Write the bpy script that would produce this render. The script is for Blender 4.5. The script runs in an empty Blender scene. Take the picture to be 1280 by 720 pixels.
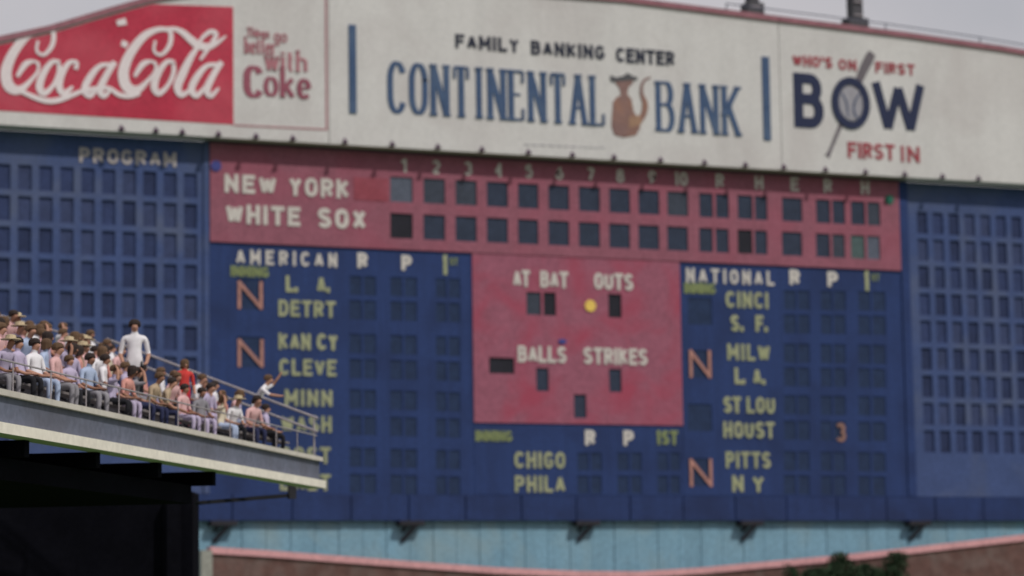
import bpy, bmesh, math, random
from mathutils import Vector, Matrix
random.seed(7)
R = math.radians
sc = bpy.context.scene
COL = sc.collection

# ------------------------------------------------------------------ camera
TH, FPX, DIST, PITCH, ROLL, EYE = R(23.4), 3400.0, 130.0, R(6.9), .015, 9.0
F0 = Vector((math.sin(TH), math.cos(TH), 0)); R0 = Vector((math.cos(TH), -math.sin(TH), 0)); ZZ = Vector((0, 0, 1))
CF = F0*math.cos(PITCH)+ZZ*math.sin(PITCH); CU0 = ZZ*math.cos(PITCH)-F0*math.sin(PITCH)
CR = R0*math.cos(ROLL)-CU0*math.sin(ROLL); CU = CU0*math.cos(ROLL)+R0*math.sin(ROLL)
CP = -F0*DIST+ZZ*EYE
cam = bpy.data.cameras.new('camera'); co = bpy.data.objects.new('camera', cam); COL.objects.link(co)
m = Matrix((CR, CU, -CF)).transposed().to_4x4(); m.translation = CP; co.matrix_world = m
cam.sensor_width = 36; cam.lens = FPX/1280*36; cam.clip_start = .5; cam.clip_end = 5000
cam.dof.use_dof = True; cam.dof.focus_distance = 45; cam.dof.aperture_fstop = .74
sc.camera = co

# ------------------------------------------------------------------ light
SUN = Vector((.30, -.62, .72)).normalized()
w = bpy.data.worlds.new('World'); sc.world = w; w.use_nodes = True
nt = w.node_tree; N = nt.nodes; L = nt.links
bg = N['Background']; sky = N.new('ShaderNodeTexSky'); sky.sky_type = 'NISHITA'; sky.sun_disc = False
sky.sun_elevation = math.asin(SUN.z); sky.sun_rotation = math.atan2(SUN.x, SUN.y)
sky.air_density = 1.2; sky.dust_density = 2.5
tc = N.new('ShaderNodeTexCoord'); nz = N.new('ShaderNodeTexNoise'); nz.inputs['Scale'].default_value = 3.2; nz.inputs['Detail'].default_value = 6
cr = N.new('ShaderNodeValToRGB'); cr.color_ramp.elements[0].position = .30; cr.color_ramp.elements[1].position = .58
cr.color_ramp.elements[0].color = (.55, .55, .55, 1)
mx = N.new('ShaderNodeMix'); mx.data_type = 'RGBA'; mx.inputs[7].default_value = (8.2, 7.9, 8.3, 1)
L.new(tc.outputs['Generated'], nz.inputs['Vector']); L.new(nz.outputs['Fac'], cr.inputs['Fac']); L.new(cr.outputs['Color'], mx.inputs[0])
L.new(sky.outputs['Color'], mx.inputs[6]); L.new(mx.outputs[2], bg.inputs['Color']); bg.inputs['Strength'].default_value = .095
sl = bpy.data.lights.new('sun', 'SUN'); sl.energy = 2.9; sl.angle = R(1.0); sl.color = (1, .95, .88)
so = bpy.data.objects.new('sun', sl); COL.objects.link(so); so.rotation_euler = SUN.to_track_quat('Z', 'Y').to_euler(); so.location = (0, -60, 80)
sc.view_settings.view_transform = 'Standard'; sc.view_settings.look = 'None'; sc.view_settings.exposure = -.5; sc.view_settings.gamma = 1
sc.view_settings.use_curve_mapping = False

# ------------------------------------------------------------------ helpers
def ray(px, py): return CF*FPX+CR*(px-640)-CU*(py-360)
def P(px, py, yy=0.0):                     # where the sight line of a photo point meets the vertical plane y = yy
    d = ray(px, py); return CP+d*((yy-CP.y)/d.y)
def PD(px, py, depth):                     # ... at a given distance
    d = ray(px, py); return CP+d*(depth/d.dot(F0))

def mat(name, col, rough=.8, var=.12, scale=.6, dirt=None, dirt_amt=.0, streak=0, metal=0, bump=.0):
    m = bpy.data.materials.new(name); m.use_nodes = True; n = m.node_tree.nodes; l = m.node_tree.links
    b = n['Principled BSDF']; b.inputs['Roughness'].default_value = rough; b.inputs['Metallic'].default_value = metal
    b.inputs['Specular IOR Level'].default_value = .3
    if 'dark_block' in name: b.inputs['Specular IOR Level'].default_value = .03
    g = n.new('ShaderNodeNewGeometry'); mp = n.new('ShaderNodeMapping'); l.new(g.outputs['Position'], mp.inputs['Vector'])
    a = n.new('ShaderNodeTexNoise'); a.inputs['Scale'].default_value = scale; a.inputs['Detail'].default_value = 8; a.inputs['Roughness'].default_value = .65
    l.new(mp.outputs['Vector'], a.inputs['Vector'])
    if streak: mp.inputs['Scale'].default_value = (streak, streak, .12)
    lo = tuple(c*(1-var) for c in col)+(1,); hi = tuple(min(1, c*(1+var)) for c in col)+(1,)
    r = n.new('ShaderNodeValToRGB'); r.color_ramp.elements[0].position = .3; r.color_ramp.elements[1].position = .7
    r.color_ramp.elements[0].color = lo; r.color_ramp.elements[1].color = hi
    l.new(a.outputs['Fac'], r.inputs['Fac']); out = r.outputs['Color']
    f = n.new('ShaderNodeTexNoise'); f.inputs['Scale'].default_value = 7; f.inputs['Detail'].default_value = 3; l.new(g.outputs['Position'], f.inputs['Vector'])
    fr = n.new('ShaderNodeMapRange'); fr.inputs[1].default_value = .3; fr.inputs[2].default_value = .7; amp_ = .06 if min(col) > .4 else .15; fr.inputs[3].default_value = 1-amp_; fr.inputs[4].default_value = 1+amp_
    l.new(f.outputs['Fac'], fr.inputs[0]); fm = n.new('ShaderNodeMix'); fm.data_type = 'RGBA'; fm.blend_type = 'MULTIPLY'; fm.inputs[0].default_value = 1
    l.new(out, fm.inputs[6]); l.new(fr.outputs[0], fm.inputs[7]); out = fm.outputs[2]
    if dirt:
        d = n.new('ShaderNodeTexNoise'); d.inputs['Scale'].default_value = scale*.45; d.inputs['Detail'].default_value = 10
        d.inputs['Distortion'].default_value = .6
        l.new(g.outputs['Position'], d.inputs['Vector'])
        q = n.new('ShaderNodeValToRGB'); q.color_ramp.elements[0].position = .45; q.color_ramp.elements[1].position = .68
        q.color_ramp.elements[0].color = (0, 0, 0, 1); q.color_ramp.elements[1].color = (dirt_amt,)*3+(1,)
        l.new(d.outputs['Fac'], q.inputs['Fac'])
        x = n.new('ShaderNodeMix'); x.data_type = 'RGBA'; l.new(q.outputs['Color'], x.inputs[0]); l.new(out, x.inputs[6])
        x.inputs[7].default_value = tuple(dirt)+(1,); out = x.outputs[2]
    l.new(out, b.inputs['Base Color'])
    if bump:
        u = n.new('ShaderNodeBump'); u.inputs['Strength'].default_value = bump; l.new(a.outputs['Fac'], u.inputs['Height']); l.new(u.outputs['Normal'], b.inputs['Normal'])
    return m

random.seed(5)
M = {
 'white': mat('sign_white', (.63, .615, .61), .7, .06, .5, (.45, .40, .40), .35, 1.2),
 'red': mat('sign_red', (.47, .028, .065), .6, .12, .6, (.55, .10, .14), .5),
 'script': mat('script_white', (.78, .70, .72), .7, .04),
 'rose': mat('rose_lettering', (.40, .17, .20), .8, .1),
 'coke': mat('wine_lettering', (.30, .09, .13), .8, .1),
 'bank': mat('bank_blue', (.050, .092, .19), .7, .15, 1.5, (.10, .15, .24), .5),
 'ink': mat('ink_blue', (.025, .030, .055), .7, .15),
 'navy': mat('navy_paint', (.020, .028, .075), .7, .1),
 'sred': mat('faded_red_lettering', (.36, .07, .09), .8, .1),
 'bat': mat('bat_grey', (.16, .14, .16), .8, .15, 2),
 'ball': mat('ball_grey', (.34, .33, .37), .8, .1, 2),
 'stitch': mat('stitch_blue', (.08, .10, .17), .8, .1),
 'brown': mat('emblem_brown', (.24, .145, .135), .8, .12, 1.2, (.40, .20, .12), .5),
 'tan': mat('emblem_tan', (.36, .22, .15), .8, .12, 1.2),
 'ecap': mat('emblem_grey', (.10, .10, .11), .8, .12, 1.2),
 'cap': mat('cap_rose', (.30, .13, .16), .7, .15, .8),
 'pink': mat('header_rose', (.285, .100, .142), .8, .12, .8, (.33, .08, .125), .5, 0),
 'pinkred': mat('repainted_red', (.28, .060, .085), .8, .15, 1.0, (.42, .12, .17), .5),
 'pink2': mat('count_rose', (.31, .100, .152), .8, .10, 1.0, (.37, .055, .10), .8, 0),
 'blue': mat('board_blue', (.020, .043, .150), .75, .14, .7, (.012, .024, .085), .6, 5),
 'blue2': mat('board_blue_apron', (.018, .038, .132), .75, .16, .9, (.012, .022, .075), .6, 5),
 'pblue': mat('program_blue', (.050, .080, .205), .75, .12, .6, (.11, .13, .20), .6),
 'pslot': mat('program_slot', (.030, .046, .125), .8, .25, .8),
 'slot': mat('slot_slate', (.031, .042, .076), .8, .16, 1.6),
 'slot2': mat('slot_slate_dull', (.048, .058, .085), .8, .2, 1.6), 'slot3': mat('slot_slate_dark', (.030, .042, .075), .8, .2, 1.6),
 'slotp': mat('slot_pale', (.10, .115, .16), .8, .15, 1.6),
 'slotg': mat('slot_green_grey', (.075, .115, .12), .8, .15, 1.6),
 'slotd': mat('slot_black', (.018, .018, .028), .8, .2, 1.6),
 'slotb': mat('slot_in_blue', (.017, .034, .090), .8, .2, 1.6),
 'ltr': mat('white_lettering', (.60, .56, .53), .8, .08, 2),
 'ltrg': mat('grey_lettering', (.42, .38, .38), .8, .12, 2),
 'yel': mat('yellow_lettering', (.36, .37, .23), .8, .12, 2, (.30, .34, .18), .5),
 'yel2': mat('dull_yellow_lettering', (.22, .26, .12), .8, .12, 2),
 'org': mat('orange_numeral', (.44, .22, .19), .8, .12, 2),
 'org2': mat('dull_orange_numeral', (.27, .15, .13), .8, .12, 2), 'pslot2': mat('program_slot_faded', (.040, .056, .135), .8, .25, .8), 'pslot3': mat('program_slot_dark', (.022, .034, .095), .8, .25, .8),
 'lampy': mat('yellow_disc', (.80, .55, .12), .6, .06),
 'dotb': mat('blue_disc', (.05, .06, .25), .6, .1), 'dotg': mat('green_disc', (.02, .14, .10), .6, .1),
 'dark': mat('dark_steel', (.022, .022, .030), .7, .25, 1),
 'frame': mat('frame_plum', (.10, .055, .10), .7, .2, 1),
 'teal': mat('teal_sheet', (.19, .35, .46), .6, .10, .8, (.28, .38, .40), .6, 1.6),
 'coping': mat('coping_rose', (.66, .34, .36), .7, .12, 1),
 'wallb': mat('parapet_brown', (.13, .070, .062), .9, .25, 2, (.20, .16, .15), .5, bump=.3),
 'deck': mat('fascia_grey', (.13, .145, .20), .8, .10, .8, (.09, .085, .10), .5, 1.2),
 'cream': mat('cream_trim', (.85, .80, .70), .7, .08, 1),
 'trim2': mat('dull_trim', (.60, .56, .50), .8, .1, 1),
 'conc': mat('stand_concrete', (.22, .21, .23), .9, .15, 1),
 'bench': mat('bench_wood', (.20, .18, .18), .8, .2, 1.5),
 'rail': mat('rail_grey', (.34, .31, .33), .6, .1, 2),
 'shade': mat('dark_block_shade', (.005, .005, .008), .9, .3, .6),  # near-black colour stands in for the deep shade under the deck
 'pale': mat('pale_post', (.30, .30, .27), .8, .15, 1),
 'grass': mat('field_grass', (.05, .10, .03), .95, .25, .4),
 'hedge': mat('hedge_leaf', (.030, .055, .028), .9, .35, 2),
 'mast': mat('mast_grey', (.07, .07, .08), .7, .2, 1),
 'skin': mat('skin', (.45, .24, .17), .7, .05), 'skin2': mat('skin_tan', (.30, .15, .10), .7, .05),
 'hair': mat('hair_dark', (.03, .02, .018), .8, .1), 'hair2': mat('hair_brown', (.12, .07, .04), .8, .1), 'hairs': mat('straw_hat', (.55, .45, .30), .8, .1),
}

def tag(o, label=None, cat=None, group=None, kind=None):
    for k, v in (('label', label), ('category', cat), ('group', group), ('kind', kind)):
        if v: o[k] = v
    return o
def empty(name, loc, label=None, cat=None, group=None):
    o = bpy.data.objects.new(name, None); COL.objects.link(o); o.location = loc; o.empty_display_size = .3
    return tag(o, label, cat, group)
class MB:
    def __init__(s): s.v = []; s.f = []; s.mi = []
    def poly(s, pts, mi=0):
        b = len(s.v); s.v += [tuple(p) for p in pts]; s.f.append(list(range(b, b+len(pts)))); s.mi.append(mi)
    def box(s, x0, x1, y0, y1, z0, z1, mi=0):
        b = len(s.v); s.v += [(x, y, z) for x in (x0, x1) for y in (y0, y1) for z in (z0, z1)]
        for f in ((0,1,3,2), (4,6,7,5), (0,4,5,1), (2,3,7,6), (0,2,6,4), (1,5,7,3)): s.f.append([b+i for i in f]); s.mi.append(mi)
        return s
    def hexa(s, a, mi=0):                  # 8 corner points, same order as box
        b = len(s.v); s.v += [tuple(p) for p in a]
        for f in ((0,1,3,2), (4,6,7,5), (0,4,5,1), (2,3,7,6), (0,2,6,4), (1,5,7,3)): s.f.append([b+i for i in f]); s.mi.append(mi)
        return s
    def beam(s, p, q, wd, ht, up=Vector((0, 0, 1)), mi=0):
        p, q = Vector(p), Vector(q); d = (q-p).normalized(); r = d.cross(up)
        if r.length < 1e-4: r = d.cross(Vector((0, 1, 0)))
        r.normalize(); u = r.cross(d); r *= wd/2; u *= ht/2
        return s.hexa([p-r-u, p-r+u, p+r-u, p+r+u, q-r-u, q-r+u, q+r-u, q+r+u], mi)
    def tube(s, pts, rad, n=8, mi=0):
        pts = [Vector(p) for p in pts]; rings = []
        for i, p in enumerate(pts):
            d = (pts[min(i+1, len(pts)-1)]-pts[max(i-1, 0)]).normalized(); u = d.orthogonal().normalized() if i == 0 else (pu-d*pu.dot(d)).normalized()
            pu = u; v = d.cross(u); rr = rad[i] if isinstance(rad, (list, tuple)) else rad
            b = len(s.v); s.v += [tuple(p+(u*math.cos(a)+v*math.sin(a))*rr) for a in (2*math.pi*k/n for k in range(n))]; rings.append(b)
        for a, b in zip(rings, rings[1:]):
            for k in range(n): s.f.append([a+k, a+(k+1) % n, b+(k+1) % n, b+k]); s.mi.append(mi)
        s.f.append([rings[0]+k for k in range(n)][::-1]); s.f.append([rings[-1]+k for k in range(n)]); s.mi += [mi, mi]
        return s
    def disc(s, x, y, z, r, th, n=24, rz=None, mi=0):          # upright disc facing -y
        b = len(s.v); rz = rz or r
        for yy in (y-th, y): s.v += [(x+r*math.cos(2*math.pi*k/n), yy, z+rz*math.sin(2*math.pi*k/n)) for k in range(n)]
        s.f.append([b+k for k in range(n)]); s.f.append([b+n+k for k in range(n)][::-1]); s.mi += [mi, mi]
        for k in range(n): s.f.append([b+k, b+n+k, b+n+(k+1) % n, b+(k+1) % n]); s.mi.append(mi)
        return s
    def prism(s, pts, y0, y1, mi=0):       # outline in (x, z), from y0 (front) to y1 (back)
        b = len(s.v); n = len(pts); s.v += [(x, y0, z) for x, z in pts]+[(x, y1, z) for x, z in pts]
        s.f.append([b+k for k in range(n)]); s.f.append([b+n+k for k in range(n)][::-1]); s.mi += [mi, mi]
        for k in range(n): s.f.append([b+k, b+n+k, b+n+(k+1) % n, b+(k+1) % n]); s.mi.append(mi)
        return s
    def mesh(s, name, mats):
        me = bpy.data.meshes.new(name); me.from_pydata(s.v, [], s.f)
        for x in (mats if isinstance(mats, list) else [mats]): me.materials.append(x)
        me.polygons.foreach_set('material_index', s.mi)
        bm = bmesh.new(); bm.from_mesh(me); bmesh.ops.recalc_face_normals(bm, faces=bm.faces); bm.to_mesh(me); bm.free()
        return me
    def build(s, name, mats, parent=None, **kw):
        o = bpy.data.objects.new(name, s.mesh(name, mats)); COL.objects.link(o)
        if parent:
            o.parent = parent; o.matrix_parent_inverse = Matrix.Identity(4)
            o.location = -parent.location
        return tag(o, **kw)

# ------------------------------------------------------------------ lettering: strokes in a unit box
def arc(cx, cy, rx, ry, a0, a1, n=10): return [(cx+rx*math.cos(R(a0+(a1-a0)*i/n)), cy+ry*math.sin(R(a0+(a1-a0)*i/n))) for i in range(n+1)]
O_ = arc(.5, .66, .5, .34, 0, 180)+arc(.5, .34, .5, .34, 180, 360)+[(1, .66), (.995, .70)]
G = {
 'A': (1, [[(0, 0), (.5, 1)], [(1, 0), (.5, 1)], [(.2, .33), (.8, .33)]]),
 'B': (1, [[(0, 0), (0, 1)], [(0, 1), (.6, 1)]+arc(.6, .77, .32, .23, 90, -90)+[(0, .54)], [(0, .54), (.6, .54)]+arc(.6, .27, .40, .27, 90, -90)+[(0, 0)]]),
 'C': (1, [arc(.5, .66, .5, .34, 25, 180)+arc(.5, .34, .5, .34, 180, 335)]),
 'D': (1, [[(0, 0), (0, 1)], [(0, 1), (.45, 1)]+arc(.45, .62, .55, .38, 90, 0)+arc(.45, .38, .55, .38, 0, -90)+[(0, 0)]]),
 'E': (.9, [[(0, 0), (0, 1)], [(0, 1), (1, 1)], [(0, .52), (.8, .52)], [(0, 0), (1, 0)]]),
 'F': (.9, [[(0, 0), (0, 1)], [(0, 1), (1, 1)], [(0, .52), (.8, .52)]]),
 'G': (1, [arc(.5, .66, .5, .34, 25, 180)+arc(.5, .34, .5, .34, 180, 360)+[(1, .45)], [(.55, .45), (1, .45)]]),
 'H': (1, [[(0, 0), (0, 1)], [(1, 0), (1, 1)], [(0, .5), (1, .5)]]),
 'I': (.0, [[(.5, 0), (.5, 1)]]),
 'K': (1, [[(0, 0), (0, 1)], [(1, 1), (0, .42)], [(.3, .6), (1, 0)]]),
 'L': (.85, [[(0, 0), (0, 1)], [(0, 0), (1, 0)]]),
 'M': (1.25, [[(0, 0), (0, 1)], [(0, 1), (.5, .25)], [(.5, .25), (1, 1)], [(1, 0), (1, 1)]]),
 'N': (1, [[(0, 0), (0, 1)], [(0, 1), (1, 0)], [(1, 0), (1, 1)]]),
 'O': (1, [O_]),
 'P': (.95, [[(0, 0), (0, 1)], [(0, 1), (.55, 1)]+arc(.55, .73, .45, .27, 90, -90)+[(0, .46)]]),
 'R': (1, [[(0, 0), (0, 1)], [(0, 1), (.55, 1)]+arc(.55, .75, .43, .25, 90, -90)+[(0, .5)], [(.45, .5), (1, 0)]]),
 'S': (1, [arc(.5, .75, .5, .25, 20, 180)+[(.12, .6), (.88, .40)]+arc(.5, .25, .5, .25, 0, -160)]),
 'T': (1, [[(.5, 0), (.5, 1)], [(0, 1), (1, 1)]]),
 'U': (1, [[(0, 1), (0, .33)]+arc(.5, .33, .5, .33, 180, 360)+[(1, 1)]]),
 'V': (1, [[(0, 1), (.5, 0)], [(.5, 0), (1, 1)]]),
 'W': (1.4, [[(0, 1), (.25, 0)], [(.25, 0), (.5, .9)], [(.5, .9), (.75, 0)], [(.75, 0), (1, 1)]]),
 'X': (1, [[(0, 0), (1, 1)], [(0, 1), (1, 0)]]),
 'Y': (1, [[(0, 1), (.5, .48)], [(1, 1), (.5, .48)], [(.5, .48), (.5, 0)]]),
 '1': (.3, [[(.7, 0), (.7, 1)], [(.0, .78), (.7, 1)]]),
 '2': (1, [arc(.5, .72, .5, .28, 160, -30)+[(0, 0)], [(0, 0), (1, 0)]]),
 '3': (1, [arc(.45, .75, .5, .25, 150, -80), arc(.45, .26, .55, .26, 80, -150)]),
 '4': (1, [[(.75, 0), (.75, 1)], [(.75, 1), (0, .3)], [(0, .3), (1, .3)]]),
 '5': (1, [[(.9, 1), (.1, 1)], [(.1, 1), (.05, .55)]+arc(.45, .33, .5, .33, 120, -150)]),
 '6': (1, [[(.8, 1), (.1, .5)]+arc(.5, .3, .48, .3, 180, 540, 16)]),
 '7': (1, [[(0, 1), (1, 1)], [(1, 1), (.35, 0)]]),
 '8': (1, [arc(.5, .76, .4, .24, 0, 360, 14), arc(.5, .27, .5, .27, 0, 360, 14)]),
 '9': (1, [[(.2, 0), (.9, .5)]+arc(.5, .7, .48, .3, 0, 360, 16)]),
 '0': (1, [O_]),
 "'": (.0, [[(.5, .75), (.5, 1)]]), '.': (.0, [[(.5, 0), (.5, .1)]]),
 # lower case (x-height .62)
 't': (.5, [[(.4, .9), (.4, .12), (.6, 0), (.95, .03)], [(0, .62), (1, .62)]]),
 'h': (.8, [[(0, 0), (0, 1)], [(0, .45)]+arc(.5, .42, .5, .2, 160, 0)+[(1, 0)]]),
 'i': (.0, [[(.5, 0), (.5, .62)], [(.5, .78), (.5, .9)]]),
 'n': (.8, [[(0, 0), (0, .62)], [(0, .45)]+arc(.5, .42, .5, .2, 160, 0)+[(1, 0)]]),
 'g': (.8, [arc(.5, .31, .5, .31, 0, 360, 14), [(1, .62), (1, -.1)]+arc(.5, -.1, .5, .18, 0, -160)]),
 's': (.7, [arc(.5, .47, .5, .15, 20, 180)+arc(.5, .16, .5, .16, 0, -160)]),
 'o': (.85, [arc(.5, .31, .5, .31, 0, 360, 16)]),
 'b': (.8, [[(0, 0), (0, 1)], arc(.5, .31, .5, .31, 0, 360, 14)]),
 'e': (.8, [[(.05, .33), (1, .33)], arc(.5, .31, .5, .31, 5, 320, 14)]),
 'r': (.55, [[(0, 0), (0, .62)], [(0, .4), (.4, .6), (1, .58)]]),
 'w': (1.2, [[(0, .62), (.25, 0)], [(.25, 0), (.5, .6)], [(.5, .6), (.75, 0)], [(.75, 0), (1, .62)]]),
 'k': (.85, [[(0, 0), (0, 1)], [(.95, .62), (0, .22)], [(.3, .36), (1, 0)]]),
}
def ribbon(mb, pts, wfun, y, th, mi=0, cap=False):
    """pts in (x, z); wfun(direction, t) -> width"""
    pts = [Vector(p) for p in pts]
    pts = [p for i, p in enumerate(pts) if i == 0 or (p-pts[i-1]).length > 1e-5]
    n = len(pts); Ls = []; Rs = []
    for i in range(n):
        d = pts[min(i+1, n-1)]-pts[max(i-1, 0)]
        d = d.normalized() if d.length > 1e-6 else Vector((1, 0)); nn = Vector((-d.y, d.x)); hw = wfun(d, i/(n-1))/2
        p = pts[i]
        if cap and i == 0: p = p-d*hw
        if cap and i == n-1: p = p+d*hw
        Ls.append(p+nn*hw); Rs.append(p-nn*hw)
    b = len(mb.v)
    for yy in (y-th, y):
        mb.v += [(p.x, yy, p.y) for p in Ls]+[(p.x, yy, p.y) for p in Rs]
    def add(f): mb.f.append(f); mb.mi.append(mi)
    for i in range(n-1):
        add([b+i, b+i+1, b+n+i+1, b+n+i]); add([b+i, b+2*n+i, b+2*n+i+1, b+i+1]); add([b+n+i, b+n+i+1, b+3*n+i+1, b+3*n+i])
    add([b, b+n, b+3*n, b+2*n]); add([b+n-1, b+3*n-1, b+4*n-1, b+2*n-1])
def word(mb, text, x0, x1, z0, z1, y, wt=.18, thin=None, serif=0, gap=.32, th=.03, glyph_w=.62, fixed=False):
    """text stretched to x0..x1, cap height z0..z1; wt = stroke width as a share of the cap height"""
    H = z1-z0; thin = thin or wt; W = wt*H
    cells = []; cur = 0
    for ch in text:
        if ch == ' ': cur += glyph_w*.75 if not fixed else glyph_w+gap; continue
        gw = G[ch][0]*glyph_w
        if fixed: off = (glyph_w-gw)/2 if G[ch][0] < .9 else 0; cells.append((ch, cur+off, gw)); cur += glyph_w+gap
        else:
            if serif and ch == 'I': cells.append((ch, cur+.06, 0)); cur += .12+gap
            else: cells.append((ch, cur, gw)); cur += gw+gap
    tot = max(c[1]+c[2] for c in cells); k = (x1-x0-W)/max(tot, 1e-6) if tot > .05 else 1
    xs = x0+W/2 if tot > .05 else (x0+x1)/2
    lay = 0
    for ch, cx, cw in cells:
        for s in G[ch][1]:
            t_ = thin*H
            pts = [(xs+(cx+(p[0]*cw if cw else 0))*k, z0+t_/2+p[1]*(H-t_)) for p in s]
            lay += 1
            wf = lambda d, t: (W*abs(d.y)**.7+thin*H*(1-abs(d.y)**.7)) if thin != wt else W
            straight = len(s) == 2
            ribbon(mb, pts, wf, y-.004*(lay % 7)-.002, th, 0, cap=straight and thin == wt and (abs(s[0][0]-s[1][0]) < .01 or (abs(s[0][1]-s[1][1]) < .01 and ch in 'TELFZ')))
            if serif and straight and (abs(s[0][1]-s[1][1]) > .5):
                for q in (0, 1):
                    if ch in 'NM' and s[0][0] != s[1][0]: continue
                    p = pts[q]; e = W*serif
                    ribbon(mb, [(p[0]-e, p[1]), (p[0]+e, p[1])], lambda d, t: thin*H, y-.031-.004*(lay % 5), th)
            if serif and straight and abs(s[0][1]-s[1][1]) < .01 and ch in 'TEL' and s[0][1] in (0, 1):
                for q in ([0, 1] if ch == 'T' else [1]):
                    p = pts[q]; dz = -.22*H if s[0][1] == 1 else .22*H
                    ribbon(mb, [(p[0], p[1]), (p[0], p[1]+dz)], lambda d, t: W*.42, y-.055, th)
                if ch == 'L' or ch == 'E': pass
            if serif and ch == 'C':
                pass
    return mb
def lettering(parent, text, pxa, pxb, pyt, pyb, yy, mt, name='lettering', **kw):
    """place a word by its extent in the photo: pxa/pxb ends, pyt/pyb = top and bottom at the middle"""
    xm = (pxa+pxb)/2
    a = P(pxa, (pyt+pyb)/2, yy).x; b = P(pxb, (pyt+pyb)/2, yy).x
    mb = MB(); word(mb, text, a, b, P(xm, pyb, yy).z, P(xm, pyt, yy).z, yy, **kw)
    return mb.build(name, mt, parent)

def catmull(pts, n=6):
    out = []
    q = [pts[0]]+list(pts)+[pts[-1]]
    for i in range(1, len(q)-2):
        for k in range(n):
            t = k/n; r = []
            for c in range(len(pts[0])):
                a, b, d, e = q[i-1][c], q[i][c], q[i+1][c], q[i+2][c]
                r.append(.5*((2*b)+(-a+d)*t+(2*a-5*b+4*d-e)*t*t+(-a+3*b-3*d+e)*t**3))
            out.append(tuple(r))
    out.append(tuple(pts[-1])); return out
def swash(mb, pts, yy, lay=0, th=.03):
    """photo-plane curve: (px, py, width px)"""
    c = catmull(pts, 6); ws = [p[2]/26*.99 for p in c]; q = [P(p[0], p[1], yy) for p in c]
    n = len(q)
    ribbon(mb, [(v.x, v.z) for v in q], lambda d, t: ws[min(n-1, int(round(t*(n-1))))], yy-.004*lay-.002, th)

# ------------------------------------------------------------------ the scoreboard
ZB, ZH, ZS = 13.57, 26.36, 31.05           # bottom, underside of header, underside of the signs
XL, XR = P(262, 300).x, P(1123.5, 280).x
XC0, XC1 = P(591, 430).x, P(851, 430).x
XFL, XFR = XL-22, XR+22
board = empty('scoreboard', ((XL+XR)/2, .5, ZB), 'huge blue and rose ballpark scoreboard with rows of number slots below the billboards', 'scoreboard')

def holed(x0, x1, z0, z1, holes, y, depth, mb=None):
    """panel with rectangular openings, front at y, opening sides running back by depth"""
    mb = mb or MB(); xs = sorted({x0, x1, *[h[0] for h in holes], *[h[1] for h in holes]}); zs = sorted({z0, z1, *[h[2] for h in holes], *[h[3] for h in holes]})
    for i in range(len(xs)-1):
        for j in range(len(zs)-1):
            cx, cz = (xs[i]+xs[i+1])/2, (zs[j]+zs[j+1])/2
            if any(h[0] < cx < h[1] and h[2] < cz < h[3] for h in holes): continue
            mb.poly([(xs[i], y, zs[j]), (xs[i+1], y, zs[j]), (xs[i+1], y, zs[j+1]), (xs[i], y, zs[j+1])])
    for h in holes+[(x0, x1, z0, z1)]:
        for a, b in (((h[0], h[2]), (h[1], h[2])), ((h[1], h[2]), (h[1], h[3])), ((h[1], h[3]), (h[0], h[3])), ((h[0], h[3]), (h[0], h[2]))):
            mb.poly([(a[0], y, a[1]), (b[0], y, b[1]), (b[0], y+depth, b[1]), (a[0], y+depth, a[1])])
    return mb
def slots(holes, mats, y, depth=.16):
    for h, mt in zip(holes, mats):
        if mt == 'slot': mt = random.choice(['slot', 'slot', 'slot2', 'slot3'])
        o = MB().box(h[0]-.02, h[1]+.02, y+depth, y+depth+.04, h[2]-.02, h[3]+.02).build('number_slot', M[mt], board)
        if mt == 'slotp': o['label'] = 'pale grey-blue number slot'
        if mt == 'slotd': o['label'] = 'black open number slot'
        if mt == 'slotg': o['label'] = 'grey-green number slot'

# header
zr = {1: (P(501, 253).z, P(501, 221.5).z), 2: (P(501, 298.5).z, P(501, 267).z)}
hx = [(487, 515), (528.5, 555.5), (568.5, 595), (607.5, 634), (646.5, 672), (684.5, 710.5), (722.5, 749), (760.5, 786.5), (797, 823), (833, 859),
      (873, 890), (893.7, 910), (921, 939.5), (942.5, 958), (976.5, 1001.5), (1019, 1036.5), (1039.5, 1055), (1062.5, 1080), (1083, 1099)]
def zpos(px): return 222+17.0*(px-501)/350
holes, cols = [], []
for r in (1, 2):
    for i, (a, b) in enumerate(hx):
        yy = (237 if r == 1 else 283)+(((a+b)/2)-501)*.050
        holes.append((P(a, yy).x, P(b, yy).x, *zr[r]))
        c = 'slot'
        if r == 1 and i == 0: c = 'slotp'
        if r == 2 and i in (0, 12): c = 'slotd'
        if r == 2 and i == 17: c = 'slotg'
        if r == 2 and i == 18: c = 'slotp'
        cols.append(c)
holed(XL, XR, ZH, ZS, holes, -.10, .22).build('header_panel', M['pink'], board); slots(holes, cols, -.10, .07)
MB().box(P(441, 237).x, P(484, 237).x, -.125, -.102, P(462, 251).z, P(462, 223).z).build('repainted_patch', M['pinkred'], board)
W4 = dict(wt=.23, gap=.40, th=.04)
lettering(board, 'NEW', 280.5, 345, 219, 242, -.10, M['ltr'], wt=.24, gap=.42, glyph_w=.5)
lettering(board, 'YORK', 361, 436, 223, 246.5, -.10, M['ltr'], wt=.23, gap=.42, glyph_w=.5)
lettering(board, 'WHITE', 282, 375, 257, 281, -.10, M['ltr'], wt=.24, gap=.42, glyph_w=.5, fixed=False)
lettering(board, 'SOX', 397, 457, 261, 286, -.10, M['ltr'], wt=.24, gap=.45, glyph_w=.5)
nums = [('1', 505), ('2', 545), ('3', 585), ('4', 623), ('5', 661), ('6', 699), ('7', 738), ('8', 775), ('9', 815), ('10', 851),
        ('R', 899.5), ('H', 948.5), ('E', 993), ('R', 1034.5), ('H', 1081)]
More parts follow.
